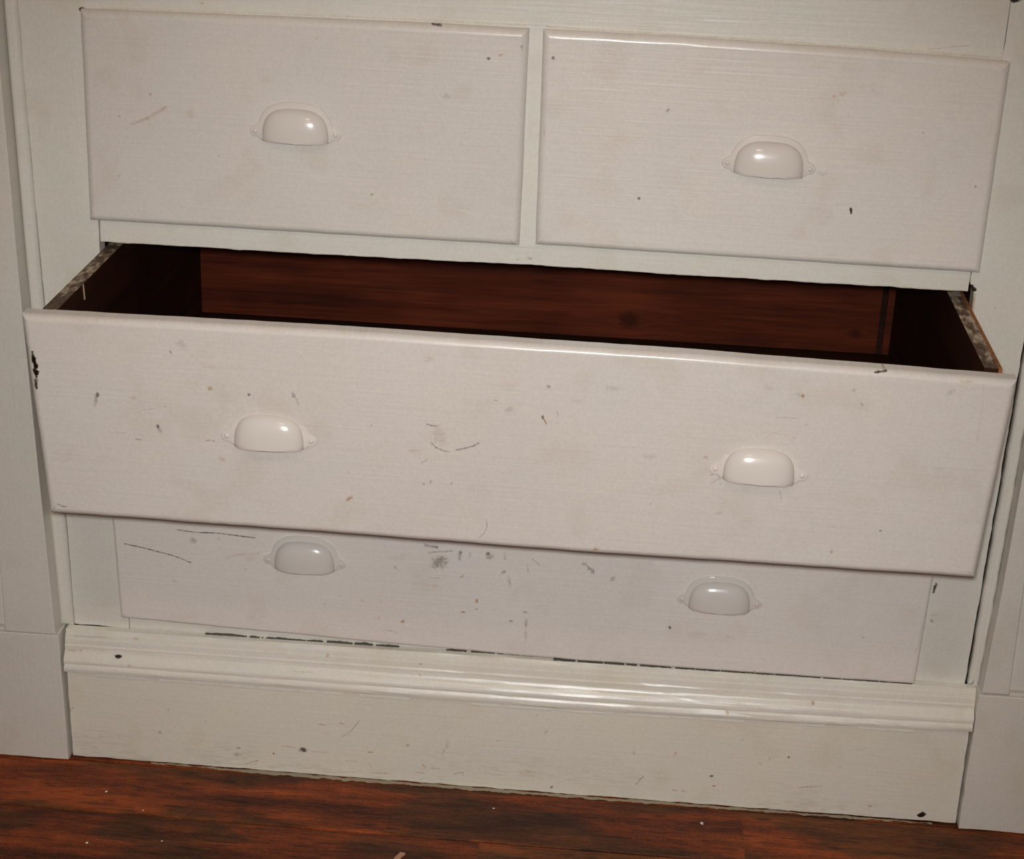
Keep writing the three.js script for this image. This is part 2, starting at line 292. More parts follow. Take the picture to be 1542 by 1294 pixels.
const MARKS_LOW = [
  ['l', [-0.4622, 0.2945, -0.4432, 0.2916, -0.4218, 0.2871, -0.4036, 0.2832, -0.3840, 0.2760], 0.0014, 'k', 0.65],
  ['l', [-0.3977, 0.3177, -0.3803, 0.3164, -0.3684, 0.3161], 0.0013, 'k', 0.55],
  ['l', [-0.3684, 0.3165, -0.3486, 0.3171, -0.3250, 0.3155, -0.3061, 0.3143], 0.0013, 'k', 0.75],
  ['b', -0.3798, 0.3052, 0.0048, 0.0044, 4, 'g', 0.40],
  ['b', -0.3798, 0.3061, 0.0024, 0.0022, 4, 'g', 0.35],
  ['b', -0.3488, 0.3102, 0.0032, 0.0026, 4, 't', 0.25],
  ['b', -0.3418, 0.2731, 0.0048, 0.0022, 4, 'w', 0.35],
  ['l', [-0.3415, 0.2854, -0.3255, 0.2911, -0.3017, 0.2938], 0.0032, 't', 0.18],
  ['b', -0.3137, 0.2858, 0.0095, 0.0035, 4, 't', 0.15],
  ['b', -0.3180, 0.2715, 0.0018, 0.0013, 4, 't', 0.40],
  ['b', -0.3112, 0.2078, 0.0024, 0.0027, 4, 't', 0.30],
  ['b', -0.4048, 0.2496, 0.0016, 0.0018, 4, 'g', 0.25],
  ['b', -0.0878, 0.2991, 0.0109, 0.0086, 12, 'g', 0.50],
  ['b', -0.0932, 0.2961, 0.0062, 0.0060, 4, 'g', 0.30],
  ['b', -0.0832, 0.3038, 0.0062, 0.0043, 4, 'g', 0.25],
  ['l', [-0.1054, 0.3203, -0.0914, 0.3188], 0.0039, 'g', 0.55],
  ['l', [-0.1006, 0.3111, -0.0742, 0.3149], 0.0023, 'g', 0.40],
  ['l', [-0.0983, 0.2782, -0.0873, 0.2782], 0.0016, 'g', 0.30],
  ['b', -0.0926, 0.2673, 0.0078, 0.0026, 4, 't', 0.15],
  ['b', -0.0646, 0.3087, 0.0023, 0.0068, 4, 'g', 0.50],
  ['b', -0.0632, 0.3140, 0.0019, 0.0026, 4, 'k', 0.30],
  ['b', -0.0297, 0.3115, 0.0046, 0.0043, 19, 'g', 0.55],
  ['b', -0.0314, 0.3148, 0.0023, 0.0021, 4, 'k', 0.35],
  ['b', -0.0523, 0.3114, 0.0016, 0.0043, 4, 'g', 0.25],
  ['b', -0.0119, 0.2925, 0.0039, 0.0017, 14, 'g', 0.60],
  ['b', -0.0052, 0.2803, 0.0019, 0.0077, 9, 'g', 0.32],
  ['b', -0.0608, 0.2829, 0.0039, 0.0019, 34, 't', 0.50],
  ['l', [0.0199, 0.3127, 0.0247, 0.3088, 0.0295, 0.3048], 0.0013, 'g', 0.60],
  ['b', 0.0159, 0.2977, 0.0012, 0.0068, 4, 'g', 0.25],
  ['b', -0.0119, 0.3137, 0.0023, 0.0051, 4, 'g', 0.22],
  ['b', -0.0426, 0.2518, 0.0020, 0.0028, 4, 'o', 0.65],
  ['b', -0.0423, 0.2412, 0.0016, 0.0017, 4, 't', 0.50],
  ['b', -0.0579, 0.2355, 0.0032, 0.0014, 4, 'r', 0.75],
  ['b', -0.1300, 0.2172, 0.0024, 0.0026, 4, 't', 0.75],
  ['b', -0.1791, 0.2418, 0.0032, 0.0022, -16, 't', 0.40],
  ['l', [-0.1541, 0.2035, -0.1445, 0.2034, -0.1373, 0.2013], 0.0011, 'g', 0.40],
  ['b', -0.0013, 0.2281, 0.0024, 0.0011, -6, 'r', 0.60],
  ['b', 0.0159, 0.2415, 0.0035, 0.0017, -11, 'g', 0.60],
  ['b', 0.0169, 0.2274, 0.0024, 0.0060, 4, 'g', 0.42],
  ['b', 0.0172, 0.2104, 0.0018, 0.0104, 4, 'g', 0.25],
  ['b', -0.1393, 0.2881, 0.0014, 0.0030, 24, 'g', 0.40],
  ['b', -0.1583, 0.2194, 0.0016, 0.0022, 4, 't', 0.35],
  ['b', -0.1553, 0.2410, 0.0016, 0.0017, 4, 't', 0.30],
  ['b', -0.2236, 0.2328, 0.0024, 0.0018, 4, 't', 0.30],
  ['b', -0.1363, 0.3014, 0.0125, 0.0052, 4, 'g', 0.08],
  ['b', 0.0812, 0.3097, 0.0038, 0.0021, -21, 'g', 0.60],
  ['b', 0.0884, 0.3043, 0.0046, 0.0030, -41, 'g', 0.60],
  ['b', 0.0917, 0.3002, 0.0023, 0.0025, 4, 'g', 0.50],
  ['b', 0.1146, 0.2933, 0.0038, 0.0025, 44, 'g', 0.40],
  ['b', 0.1860, 0.2349, 0.0015, 0.0017, 4, 'k', 0.50],
  ['b', 0.2184, 0.2287, 0.0124, 0.0051, 4, 't', 0.12],
  ['b', 0.2796, 0.2821, 0.0038, 0.0050, 4, 't', 0.15],
  ['b', 0.2894, 0.1835, 0.0016, 0.0034, -16, 'o', 0.30],
  ['b', 0.2574, 0.2275, 0.0046, 0.0025, 4, 't', 0.15],
  ['b', 0.4107, 0.2401, 0.0011, 0.0013, 4, 'g', 0.30],
  ['b', 0.4856, 0.2242, 0.0015, 0.0017, 4, 'g', 0.30],
  ['l', [0.4727, 0.2231, 0.4752, 0.2454, 0.4766, 0.2649], 0.0011, 'g', 0.20],
];
const MARKS_PLINTH = [
  ['b', -0.2501, 0.0330, 0.0062, 0.0041, -6, 'g', 0.75],
  ['b', -0.2488, 0.0336, 0.0033, 0.0027, -16, 'k', 0.50],
  ['l', [-0.2752, 0.0361, -0.2604, 0.0355], 0.0013, 'r', 0.40],
  ['l', [-0.2381, 0.0317, -0.2176, 0.0316], 0.0013, 'r', 0.20],
  ['b', -0.2861, 0.0241, 0.0017, 0.0018, 4, 'o', 0.65],
  ['l', [-0.2044, 0.0755, -0.1987, 0.0741], 0.0013, 'r', 0.60],
  ['l', [-0.1800, 0.0805, -0.1889, 0.0665, -0.2003, 0.0560], 0.0015, 'g', 0.35],
  ['l', [-0.2298, 0.0714, -0.2224, 0.0711], 0.0015, 'r', 0.55],
  ['b', -0.0714, 0.0561, 0.0024, 0.0054, -8, 'g', 0.25],
  ['b', -0.0760, 0.0461, 0.0016, 0.0054, -11, 'g', 0.20],
  ['l', [-0.1691, 0.0369, -0.1625, 0.0370], 0.0016, 'r', 0.60],
  ['b', -0.1202, 0.0512, 0.0016, 0.0018, 4, 'g', 0.60],
  ['b', -0.3299, 0.0283, 0.0033, 0.0015, 14, 'g', 0.50],
  ['b', -0.3309, 0.0186, 0.0058, 0.0032, 4, 'g', 0.30],
  ['l', [-0.3212, 0.0069, -0.3062, 0.0122], 0.0020, 'r', 0.40],
  ['b', -0.4153, 0.0760, 0.0017, 0.0018, 4, 'g', 0.45],
  ['b', -0.4538, 0.0840, 0.0013, 0.0020, 4, 'g', 0.40],
  ['b', -0.3695, 0.0630, 0.0013, 0.0015, 4, 'g', 0.50],
  ['b', -0.4273, 0.0427, 0.0018, 0.0020, 4, 'g', 0.40],
  ['l', [-0.5395, 0.0624, -0.5341, 0.0695], 0.0013, 'g', 0.40],
  ['l', [-0.1656, 0.0075, -0.1458, 0.0083], 0.0016, 'r', 0.40],
  ['l', [-0.1017, 0.0248, -0.0976, 0.0213], 0.0016, 'o', 0.50],
  ['l', [-0.0902, 0.0210, -0.0803, 0.0209], 0.0016, 'r', 0.40],
  ['l', [-0.0622, 0.0149, -0.0517, 0.0187, -0.0515, 0.0139], 0.0015, 'r', 0.55],
  ['l', [-0.1970, 0.0220, -0.1830, 0.0223], 0.0013, 'r', 0.30],
  ['l', [-0.1673, 0.0208, -0.1623, 0.0135], 0.0012, 'r', 0.35],
  ['l', [-0.1105, 0.0134, -0.0982, 0.0126], 0.0016, 'r', 0.30],
  ['b', 0.0590, 0.0076, 0.0019, 0.0018, 44, 'g', 0.60],
  ['b', -0.0101, 0.0672, 0.0016, 0.0018, 4, 'g', 0.30],
  ['b', 0.0350, 0.1067, 0.0016, 0.0018, 4, 'g', 0.20],
  ['b', 0.0480, 0.0854, 0.0024, 0.0044, -36, 'g', 0.20],
  ['l', [0.0239, 0.0284, 0.0321, 0.0263], 0.0016, 'r', 0.25],
  ['b', 0.2508, 0.0404, 0.0028, 0.0014, 9, 'k', 0.50],
  ['b', 0.2543, 0.0264, 0.0024, 0.0012, -6, 'r', 0.60],
  ['l', [0.1605, 0.0198, 0.1648, 0.0278, 0.1686, 0.0320], 0.0014, 'g', 0.60],
  ['l', [0.2044, 0.0161, 0.2093, 0.0156], 0.0016, 'r', 0.55],
  ['l', [0.2157, 0.0162, 0.2206, 0.0157], 0.0016, 'r', 0.50],
  ['b', 0.2047, 0.0665, 0.0019, 0.0035, -26, 't', 0.50],
  ['l', [0.3578, 0.0340, 0.3836, 0.0382], 0.0014, 'r', 0.35],
  ['b', 0.2829, 0.0940, 0.0013, 0.0014, 4, 'g', 0.60],
  ['b', 0.3175, 0.0714, 0.0017, 0.0017, 4, 'o', 0.45],
  ['b', 0.3401, 0.0748, 0.0012, 0.0013, 4, 'k', 0.42],
  ['b', 0.1552, 0.0649, 0.0024, 0.0035, -26, 'g', 0.22],
  ['b', 0.3071, 0.0634, 0.0021, 0.0017, 4, 't', 0.40],
  ['b', 0.5068, 0.0086, 0.0047, 0.0030, 19, 'k', 0.95],
  ['b', 0.5051, 0.0065, 0.0028, 0.0022, 4, 'k', 0.95],
  ['b', 0.4437, 0.0142, 0.0024, 0.0017, 24, 'r', 0.40],
  ['l', [0.4189, 0.0921, 0.4341, 0.0963], 0.0012, 'g', 0.20],
  ['l', [0.3539, 0.0326, 0.3735, 0.0363], 0.0010, 'r', 0.30],
  ['b', 0.4019, 0.0672, 0.0039, 0.0026, 4, 'g', 0.15],
  ['b', 0.0574, 0.0065, 0.0012, 0.0013, 4, 'k', 0.40],
];
const MARKS_MOULD = [
  ['b', -0.4743, 0.1469, 0.0037, 0.0015, 1, 'k', 0.95],
  ['b', -0.2193, 0.1659, 0.0024, 0.0018, 4, 'o', 0.60],
  ['b', -0.1071, 0.1649, 0.0024, 0.0017, 4, 't', 0.55],
  ['b', -0.1069, 0.1512, 0.0019, 0.0023, 4, 't', 0.60],
  ['b', 0.2616, 0.1353, 0.0019, 0.0022, 4, 'o', 0.75],
  ['b', 0.3608, 0.1530, 0.0019, 0.0020, 4, 'o', 0.60],
  ['b', -0.5321, 0.1494, 0.0066, 0.0018, 1, 't', 0.50],
  ['b', -0.5206, 0.1504, 0.0021, 0.0018, 4, 'o', 0.50],
  ['l', [-0.5286, 0.1671, -0.4863, 0.1679], 0.0016, 'g', 0.25],
  ['b', -0.4592, 0.1389, 0.0033, 0.0018, 4, 't', 0.40],
  ['b', -0.4538, 0.1687, 0.0041, 0.0018, 4, 't', 0.30],
  ['l', [-0.2604, 0.1456, -0.2363, 0.1458], 0.0016, 't', 0.25],
];

// ---------------------------------------------------------------- materials
const DRAWER_BASE = [221, 215, 206], FRAME_BASE = [221, 217, 207];
const P_FRAME_MARKS = [
  ['b', 0.4797, 0.6672, 0.0032, 0.0030, 0, 'k', 0.97], ['b', 0.4785, 0.6700, 0.0014, 0.0022, 20, 'k', 0.9], ['b', 0.4794, 0.9735, 0.0050, 0.0022, 0, 'k', 0.95],
  ['b', 0.4880, 0.2630, 0.0026, 0.0030, 0, 'g', 0.5], ['b', 0.4905, 0.2700, 0.0030, 0.0020, 0, 'g', 0.25], ['b', -0.4830, 0.9150, 0.0024, 0.0022, 0, 'k', 0.92], ['b', -0.4795, 0.9165, 0.0020, 0.0016, 0, 'o', 0.8],
  ['b', -0.3529, 0.9279, 0.0018, 0.0010, 20, 't', 0.5], ['l', [0.4870, 0.3110, 0.4855, 0.3000], 0.0030, 'k', 0.95], ['l', [0.4825, 0.6620, 0.4832, 0.6440], 0.0022, 't', 0.5],
  ['l', [-0.4715, 0.6618, -0.2016, 0.6623, 0.0033, 0.6646, 0.177, 0.6638, 0.472, 0.6646], 0.0016, 't', 0.35],
  ['b', 0.0020, 0.6720, 0.0050, 0.0018, 0, 'g', 0.3], ['b', -0.012, 0.6700, 0.002, 0.001, 0, 't', 0.4], ['b', 0.5060, 0.6480, 0.0012, 0.0010, 0, 'r', 0.6],
  ['l', [-0.46, 0.9178, -0.2, 0.9222, -0.012, 0.9228], 0.0018, 't', 0.22], ['l', [0.008, 0.9224, 0.25, 0.920, 0.474, 0.9150], 0.0022, 't', 0.3], ['l', [0.40, 0.9200, 0.44, 0.9260], 0.0012, 'r', 0.25],
];
const M = {};
M.upperLeft = paint(surfaceTexture(-0.49, 0.68, 0.49, 0.25, 1900, paintShade([220, 213, 205], 11), MARKS_UPPER_LEFT));
M.upperRight = paint(surfaceTexture(0.0, 0.68, 0.49, 0.25, 1900, paintShade([225, 218, 210], 23), MARKS_UPPER_RIGHT), BRUSH, 0.27, 0.00027);
M.open = paint(surfaceTexture(-0.5, 0.42, 1.0, 0.24, 1900, paintShade([219, 212, 204], 37), MARKS_OPEN), BRUSH, 0.25, 0.00018);
M.low = paint(surfaceTexture(-0.49, 0.17, 0.98, 0.25, 1900, paintShade([230, 223, 215], 41), MARKS_LOW), BRUSH, 0.4);
M.plinth = paint(surfaceTexture(-0.56, -0.01, 1.12, 0.15, 1700, (() => {
  const s = paintShade([226, 221, 207], 53);
  return (x, y) => {                                         // scuffs of mop and shoe run along the foot of the board
    const c = s(x, y), f = smooth(0.075, 0.005, y), k = f * 10 * smooth(0.5, 0.72, 0.5 + 0.5 * noise(x * 90, y * 700, 61)) * smooth(0.1, 0.5, fbm(x * 12, y * 30, 63, 2) + 0.25);
    return [c[0] - k, c[1] - k * 1.15, c[2] - k * 1.2];
  };
})(), MARKS_PLINTH), BRUSH, 0.4);
M.mould = paint(surfaceTexture(-0.56, 0.11, 1.12, 0.08, 1500, paintShade([228, 223, 211], 59), MARKS_MOULD), BRUSH, 0.3);
const frameMap = surfaceTexture(-0.58, -0.02, 1.16, 1.04, 1300, paintShade(FRAME_BASE, 67), P_FRAME_MARKS);
M.rail = paint(frameMap, BRUSH, 0.3, 0.00024);
M.stile = paint(frameMap, BRUSH_UP, 0.36);
M.side = paint(surfaceTexture(0, 0, 0.5, 0.5, 1200, paintShade([218, 213, 203], 83)), BRUSH_UP, 0.38);
M.pull = new THREE.MeshPhysicalMaterial({ color: new THREE.Color().setRGB(0.71, 0.655, 0.60), roughness: 0.2, bumpMap: BRUSH, bumpScale: 0.00006 });
M.dark = new THREE.MeshStandardMaterial({ color: new THREE.Color().setRGB(0.014, 0.012, 0.009), roughness: 1 });  // near-black standing for shade deep in the open crack
M.dirt = new THREE.MeshStandardMaterial({ color: new THREE.Color().setRGB(0.10, 0.094, 0.075), roughness: 1 });  // dirt colour that also paints the shade of the gap above the moulding
M.wall = new THREE.MeshStandardMaterial({ color: new THREE.Color().setRGB(0.62, 0.57, 0.5), roughness: 0.9 });

function woodShade(dark, light, seed, knots = []) {
  return (x, y) => {
    let warp = 0, kd = 0;
    for (const [kx, ky, kr] of knots) { const q = Math.hypot((x - kx) * 0.7, y - ky) / kr; kd = Math.max(kd, 1 - smooth(0.25, 1.5, q + 0.25 * noise(x * 300, y * 300, 5))); warp += 0.012 * Math.exp(-q * q * 0.35) * Math.sign(y - ky); }
    const yy = y - warp;
    const a = fbm(x * 3, yy * 55, seed, 4), b = noise(x * 14, yy * 380, seed + 7), c = fbm(x * 9, yy * 14, seed + 13, 3), e = noise(x * 40, yy * 800, seed + 17);
    let t = 0.5 + 0.42 * a + 0.16 * b + 0.42 * c + 0.14 * e; t = Math.min(1, Math.max(0, t)) * (1 - 0.85 * kd);
    return [0, 1, 2].map((q) => dark[q] + (light[q] - dark[q]) * t);
  };
}
const wood = (map, rough = 0.6) => new THREE.MeshPhysicalMaterial({ map, roughness: rough, bumpMap: map, bumpScale: 0.0003, specularIntensity: 0.22 });
M.drawerBack = wood(surfaceTexture(-0.47, 0.44, 0.94, 0.17, 1300, woodShade([58, 22, 10], [114, 50, 26], 101, [[0.1155, 0.477, 0.011], [0.416, 0.478, 0.006]])), 0.55);
M.drawerInside = wood(surfaceTexture(-0.45, -0.5, 0.7, 0.7, 900, woodShade([30, 16, 10], [62, 32, 20], 113)), 0.65);
M.carcass = wood(surfaceTexture(0, 0, 0.6, 0.6, 700, woodShade([26, 15, 9], [56, 32, 20], 127)), 0.8);
M.wornEdge = new THREE.MeshStandardMaterial({ map: surfaceTexture(-0.48, -0.45, 0.97, 0.7, 900, (x, y) => {
  const t = fbm(x * 260, y * 90, 131, 4), u = noise(x * 500, y * 340, 137), v = smooth(-0.35, 0.3, t + 0.25 * noise(3, y * 12, 133) - 0.35 * smooth(0.10, 0.19, y));
  return [92 + 92 * v + 22 * u, 72 + 96 * v + 21 * u, 54 + 92 * v + 19 * u];
}), roughness: 0.85 });
M.rawEdge = new THREE.MeshStandardMaterial({ map: surfaceTexture(0, -0.45, 0.7, 0.7, 500, (x, y) => { const u = noise(x * 60, y * 300, 141); return [150 + 22 * u, 92 + 18 * u, 40 + 12 * u]; }), roughness: 0.8 });

// ---------------------------------------------------------------- the room
const W = 1.45, DEEP = 3.3, HIGH = 2.55, FLOOR = -0.002;
const floorMap = surfaceTexture(-1.0, -0.1, 1.6, 0.42, 1250, (() => {
  const dark = [58, 22, 9], light = [168, 80, 34];
  return (x, y) => {                                         // short dense grain of worn, stained boards
    const broad = fbm(x * 4.5, y * 26, 151, 3), streak = fbm(x * 13, y * 105, 157, 4), fine = noise(x * 70, y * 620, 163), fleck = noise(x * 420, y * 900, 167), patch = smooth(0.05, 0.4, fbm(x * 8 + 3, y * 17, 173, 3));
    const t = Math.min(1, Math.max(0, 0.56 + 0.62 * broad + 0.34 * streak + 0.17 * fine + 0.16 * fleck));
    const pore = 0.30 * smooth(0.45, 0.85, noise(x * 38, y * 760, 179));
    return [0, 1, 2].map((q) => (dark[q] + (light[q] - dark[q]) * t) * (1 - pore - patch * [0.26, 0.12, 0.02][q]));
  };
})());
M.floor = new THREE.MeshPhysicalMaterial({ map: floorMap, roughness: 0.5, bumpMap: floorMap, bumpScale: 0.0004, specularIntensity: 0.5 });
M.subfloor = new THREE.MeshStandardMaterial({ color: new THREE.Color().setRGB(0.02, 0.012, 0.008), roughness: 1 });
const floor = structure('floor', box(-W - 0.1, -0.06, -0.6, W + 0.1, -0.022, DEEP + 0.1), M.subfloor);
{
  const wide = 0.103; let z = -0.078, k = 0; const rnd = rng(5);
  while (z < DEEP) {
    const z1 = Math.min(z + wide, DEEP), g = board(rect(-W, -(z1 - 0.0013), W, -(z + 0.0013)), -0.02, 0, { r: 0.0012, step: 0.03, chipped: 0.0004, pitch: 40, seed: 40 + k });
    const uv = g.attributes.uv, du = rnd() * 0.9, dv = rnd() * 0.3; for (let i = 0; i < uv.count; i++) uv.setXY(i, uv.getX(i) + (k > 3 ? du : k * 0.31), uv.getY(i) + (k > 3 ? dv : k * 0.137));
    g.rotateX(-Math.PI / 2); g.translate(0, FLOOR - 0.0004 * (k % 3), 0);
    part(floor, 'floorboard', g, M.floor); z = z1; k++;
  }
}
structure('ceiling', box(-W - 0.1, HIGH, -0.1, W + 0.1, HIGH + 0.1, DEEP + 0.1), M.wall);
structure('wall_left', box(-W - 0.1, -0.02, -0.6, -W, HIGH, DEEP), M.wall);
structure('wall_right', box(W, -0.02, -0.6, W + 0.1, HIGH, DEEP), M.wall);
structure('wall_rear', box(-W, -0.02, DEEP, W, HIGH, DEEP + 0.1), M.wall);
structure('wall_back', box(-W, -0.02, -0.6, W, HIGH, -0.5), M.wall);
structure('wall_upper', box(-W, 1.051, -0.499, W, HIGH, -0.002), M.wall);

// ---------------------------------------------------------------- the drawer cabinet
const TOP = 1.05;
const cab = thing('drawer_cabinet', 'cream-painted built-in drawer cabinet with four drawers, its long middle drawer pulled open', 'cabinet');
const bead_L_out = [[-0.5666, TOP], [-0.5640, 0.84], [-0.5606, 0.64], [-0.5545, 0.40], [-0.5528, 0.317], [-0.5488, 0.1752]];
const bead_L_in = [[-0.5515, TOP], [-0.5490, 0.84], [-0.5452, 0.64], [-0.5385, 0.40], [-0.5345, 0.30], [-0.5328, 0.1752]];
const bead_L_gap = bead_L_in.map(([x, y]) => [x + (y > 0.72 ? -0.0002 : 0.0004), y < 0.2 ? 0.1756 : y]);
const nudge = (l, d) => l.map(([x, y]) => [x + d, y]);
part(cab, 'stile', board({ left: bead_L_gap, right: [[-0.4768, TOP], [-0.4768, 0.66], [-0.4768, 0.436], [-0.4652, 0.43], [-0.4654, 0.1722]], bottom: [[-0.5324, 0.1756], [-0.5250, 0.1754], [-0.50, 0.1757], [-0.4654, 0.1722]] }, -0.02, 0, { chipped: 0.0007, pitch: 30, step: 0.008, seed: 3, r: 0.0006 }), M.stile);
const crack = [[0.5460, TOP], [0.5435, 0.61], [0.5414, 0.416], [0.5386, 0.184]];
part(cab, 'stile', board({ left: [[0.4759, TOP], [0.4759, 0.671], [0.4795, 0.668], [0.4822, 0.660], [0.4826, 0.44], [0.4780, 0.1815]], right: nudge(crack, -0.0012).map(([x, y], i, l) => [x, i === l.length - 1 ? 0.1815 : y]) }, -0.02, 0, { chipped: 0.0009, pitch: 60, step: 0.006, seed: 9, r: 0.0008 }), M.stile);
part(cab, 'corner_bead', board({ left: bead_L_out, right: bead_L_in }, -0.012, 0.0065, { r: 0.0062, seg: 5 }), M.stile);
part(cab, 'corner_bead', board({ left: nudge(crack, 0.0012), right: [[0.5590, TOP], [0.5576, 0.52], [0.5566, 0.40], [0.5545, 0.28], [0.5522, 0.181]] }, -0.012, 0.0065, { r: 0.0050, seg: 5, chipped: 0.0008, pitch: 60, step: 0.006, seed: 15 }), M.stile);
part(cab, 'gap_shade_dirt', board({ left: nudge(crack, -0.004), right: nudge(crack, 0.004) }, -0.019, -0.0045, { r: 0.0004 }), M.dark, 'black strip standing for the shade inside the open crack');  // the shade of the open crack is painted in with a near-black strip
part(cab, 'top_rail', board({ left: [[-0.4768, TOP], [-0.4768, 0.90]], right: [[0.4753, TOP], [0.4753, 0.90]] }, -0.02, 0, { r: 0.0003 }), M.rail);
part(cab, 'divider', board(rect(-0.0190, 0.684, 0.0160, 0.9158), -0.02, 0.0002, { r: 0.0006 }), M.stile);
part(cab, 'rail', board({ top: [[-0.4755, 0.70], [0.4752, 0.70]], bottom: [[-0.4755, 0.6611], [-0.2016, 0.6618], [0.0033, 0.6641], [0.177, 0.6633], [0.4752, 0.6641]] }, -0.02, -0.0003, { r: 0.0011, chipped: 0.0007, pitch: 45, step: 0.006, seed: 21 }), M.rail);
part(cab, 'rail', board(rect(-0.4646, 0.408, 0.48, 0.440), -0.02, -0.0003), M.rail);
part(cab, 'rail', board({ top: [[-0.4647, 0.21], [0.477, 0.21]], bottom: [[-0.4647, 0.1722], [-0.3, 0.1735], [0.0, 0.1750], [0.477, 0.178]] }, -0.02, -0.0004, { chipped: 0.0006, step: 0.008, seed: 27 }), M.rail);
const mTop = [[-0.5400, 0.1745], [-0.2947, 0.1762], [0.0727, 0.1786], [0.3705, 0.1808], [0.5488, 0.1828]], mBot = [[-0.5400, 0.1222], [-0.2926, 0.1226], [0.0763, 0.1222], [0.375, 0.1275], [0.5480, 0.1325]];
{
  const prof = [[0, 0.0005], [0, 0.0100], [0.02, 0.0112], [0.09, 0.0122], [0.11, 0.0140], [0.19, 0.0148], [0.21, 0.0164], [0.33, 0.0172], [0.36, 0.0190], [0.42, 0.0184], [0.48, 0.0190], [0.53, 0.0208], [0.57, 0.0236], [0.61, 0.0256], [0.66, 0.0267], [0.71, 0.0270], [0.755, 0.0264], [0.78, 0.0246], [0.80, 0.0250], [0.83, 0.0268], [0.88, 0.0280], [0.93, 0.0280], [0.97, 0.0270], [0.995, 0.0245], [1, 0.0210], [1, 0.0005]];
  const lerpAt = (l, t) => { const f = t * (l.length - 1), i = Math.min(l.length - 2, Math.floor(f)), u = f - i; return [l[i][0] + (l[i + 1][0] - l[i][0]) * u, l[i][1] + (l[i + 1][1] - l[i][1]) * u]; };
  const n = 60, pos = [], uv = [], at = (k, q) => { const a = lerpAt(mTop, k / n), b = lerpAt(mBot, k / n), [s, z] = prof[q], wob = 0.00025 * noise(k * 0.7, q * 0.9, 33); return [a[0] + (b[0] - a[0]) * s, a[1] + (b[1] - a[1]) * s + wob, z + wob]; };
  const tri = (...v) => v.forEach((p) => { pos.push(...p); uv.push(p[0], p[1]); });
  for (let k = 0; k < n; k++) for (let q = 0; q + 1 < prof.length; q++) { const a = at(k, q), b = at(k + 1, q), c = at(k + 1, q + 1), d = at(k, q + 1); tri(a, d, c); tri(a, c, b); }
  const shp = prof.map(([s, z]) => new THREE.Vector2(z, -s));
  for (const [a, b, c] of THREE.ShapeUtils.triangulateShape(shp, [])) { tri(at(0, a), at(0, c), at(0, b)); tri(at(n, a), at(n, b), at(n, c)); }
  let g = new THREE.BufferGeometry(); g.setAttribute('position', new THREE.Float32BufferAttribute(pos, 3)); g.setAttribute('uv', new THREE.Float32BufferAttribute(uv, 2));
  g = toCreasedNormals(g, 0.55); part(cab, 'base_moulding', g, M.mould);
}
part(cab, 'plinth', board({ left: [[-0.5400, 0.140], [-0.5393, -0.0012]], right: [[0.5468, 0.140], [0.5486, -0.0005]], bottom: [[-0.5393, -0.0012], [-0.2964, -0.0012], [0.0824, -0.0018], [0.3894, -0.0010], [0.5486, -0.0005]] }, 0, 0.019, { r: 0.0012, chipped: 0.0009, pitch: 50, step: 0.006, seed: 51 }), M.plinth);
// strips for dirt and the painted shade of the gap in the joint above the moulding, broken along its length
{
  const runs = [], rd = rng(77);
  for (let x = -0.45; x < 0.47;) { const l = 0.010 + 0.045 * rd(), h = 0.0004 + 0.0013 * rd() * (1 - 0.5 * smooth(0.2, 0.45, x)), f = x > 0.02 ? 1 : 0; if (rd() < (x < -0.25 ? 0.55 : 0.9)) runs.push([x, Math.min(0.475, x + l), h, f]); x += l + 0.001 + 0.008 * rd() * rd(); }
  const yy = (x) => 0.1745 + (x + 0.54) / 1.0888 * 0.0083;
  part(cab, 'gap_shade_dirt', mergeGeometries(runs.map(([a, b, h, f], i) => board({ top: [[a, yy(a) + h * 0.6], [(a + b) / 2, yy((a + b) / 2) + h * 1.4], [b, yy(b) + h * 0.5]], bottom: [[a, yy(a) - 0.0006], [b, yy(b) - 0.0006]] }, f ? 0.001 : 0.0002, f ? 0.0095 : 0.0032, { r: 0.0003, seg: 1, chipped: 0.0011, pitch: 260, step: 0.002, seed: 80 + i }))), M.dirt, 'dark strips of dirt and painted gap shade along the joint above the moulding');
}
// white paint ridge, cracked into lengths, under the moulding
{
  const g = [], rnd = rng(19); let x = -0.53;
  while (x < 0.54) {
    const l = 0.012 + rnd() * 0.05, gap = rnd() < 0.5 ? 0.003 + rnd() * 0.02 : 0.001, x1 = Math.min(0.545, x + l), f = (x + 0.54) / 1.088, y = 0.1168 + 0.0004 * noise(x * 6, 1, 4) + (f > 0.55 ? (f - 0.55) * 0.0195 : 0);
    if (rnd() < 0.62) g.push(board(rect(x, y - 0.0012, x1, y + 0.0010), 0.018, 0.0208, { r: 0.0008, seg: 2, chipped: 0.0005, pitch: 160, step: 0.004, seed: Math.floor(x * 900) + 700 }));
    x = x1 + gap;
  }
  part(cab, 'paint_ridge', mergeGeometries(g), M.mould, 'cracked ridge of white paint under the moulding');
}
// carcass behind the face frame
part(cab, 'side_panel', box(-0.508, 0.02, -0.45, -0.490, TOP, -0.0205), M.carcass);
part(cab, 'side_panel', box(0.490, 0.02, -0.45, 0.508, TOP, -0.0205), M.carcass);
part(cab, 'back_panel', box(-0.508, 0.02, -0.47, 0.508, TOP, -0.4505), M.carcass);
part(cab, 'dust_panel', box(-0.4895, 0.676, -0.45, 0.4895, 0.690, -0.0205), M.carcass);
part(cab, 'dust_panel', box(-0.4895, 0.412, -0.45, 0.4895, 0.426, -0.0205), M.carcass);

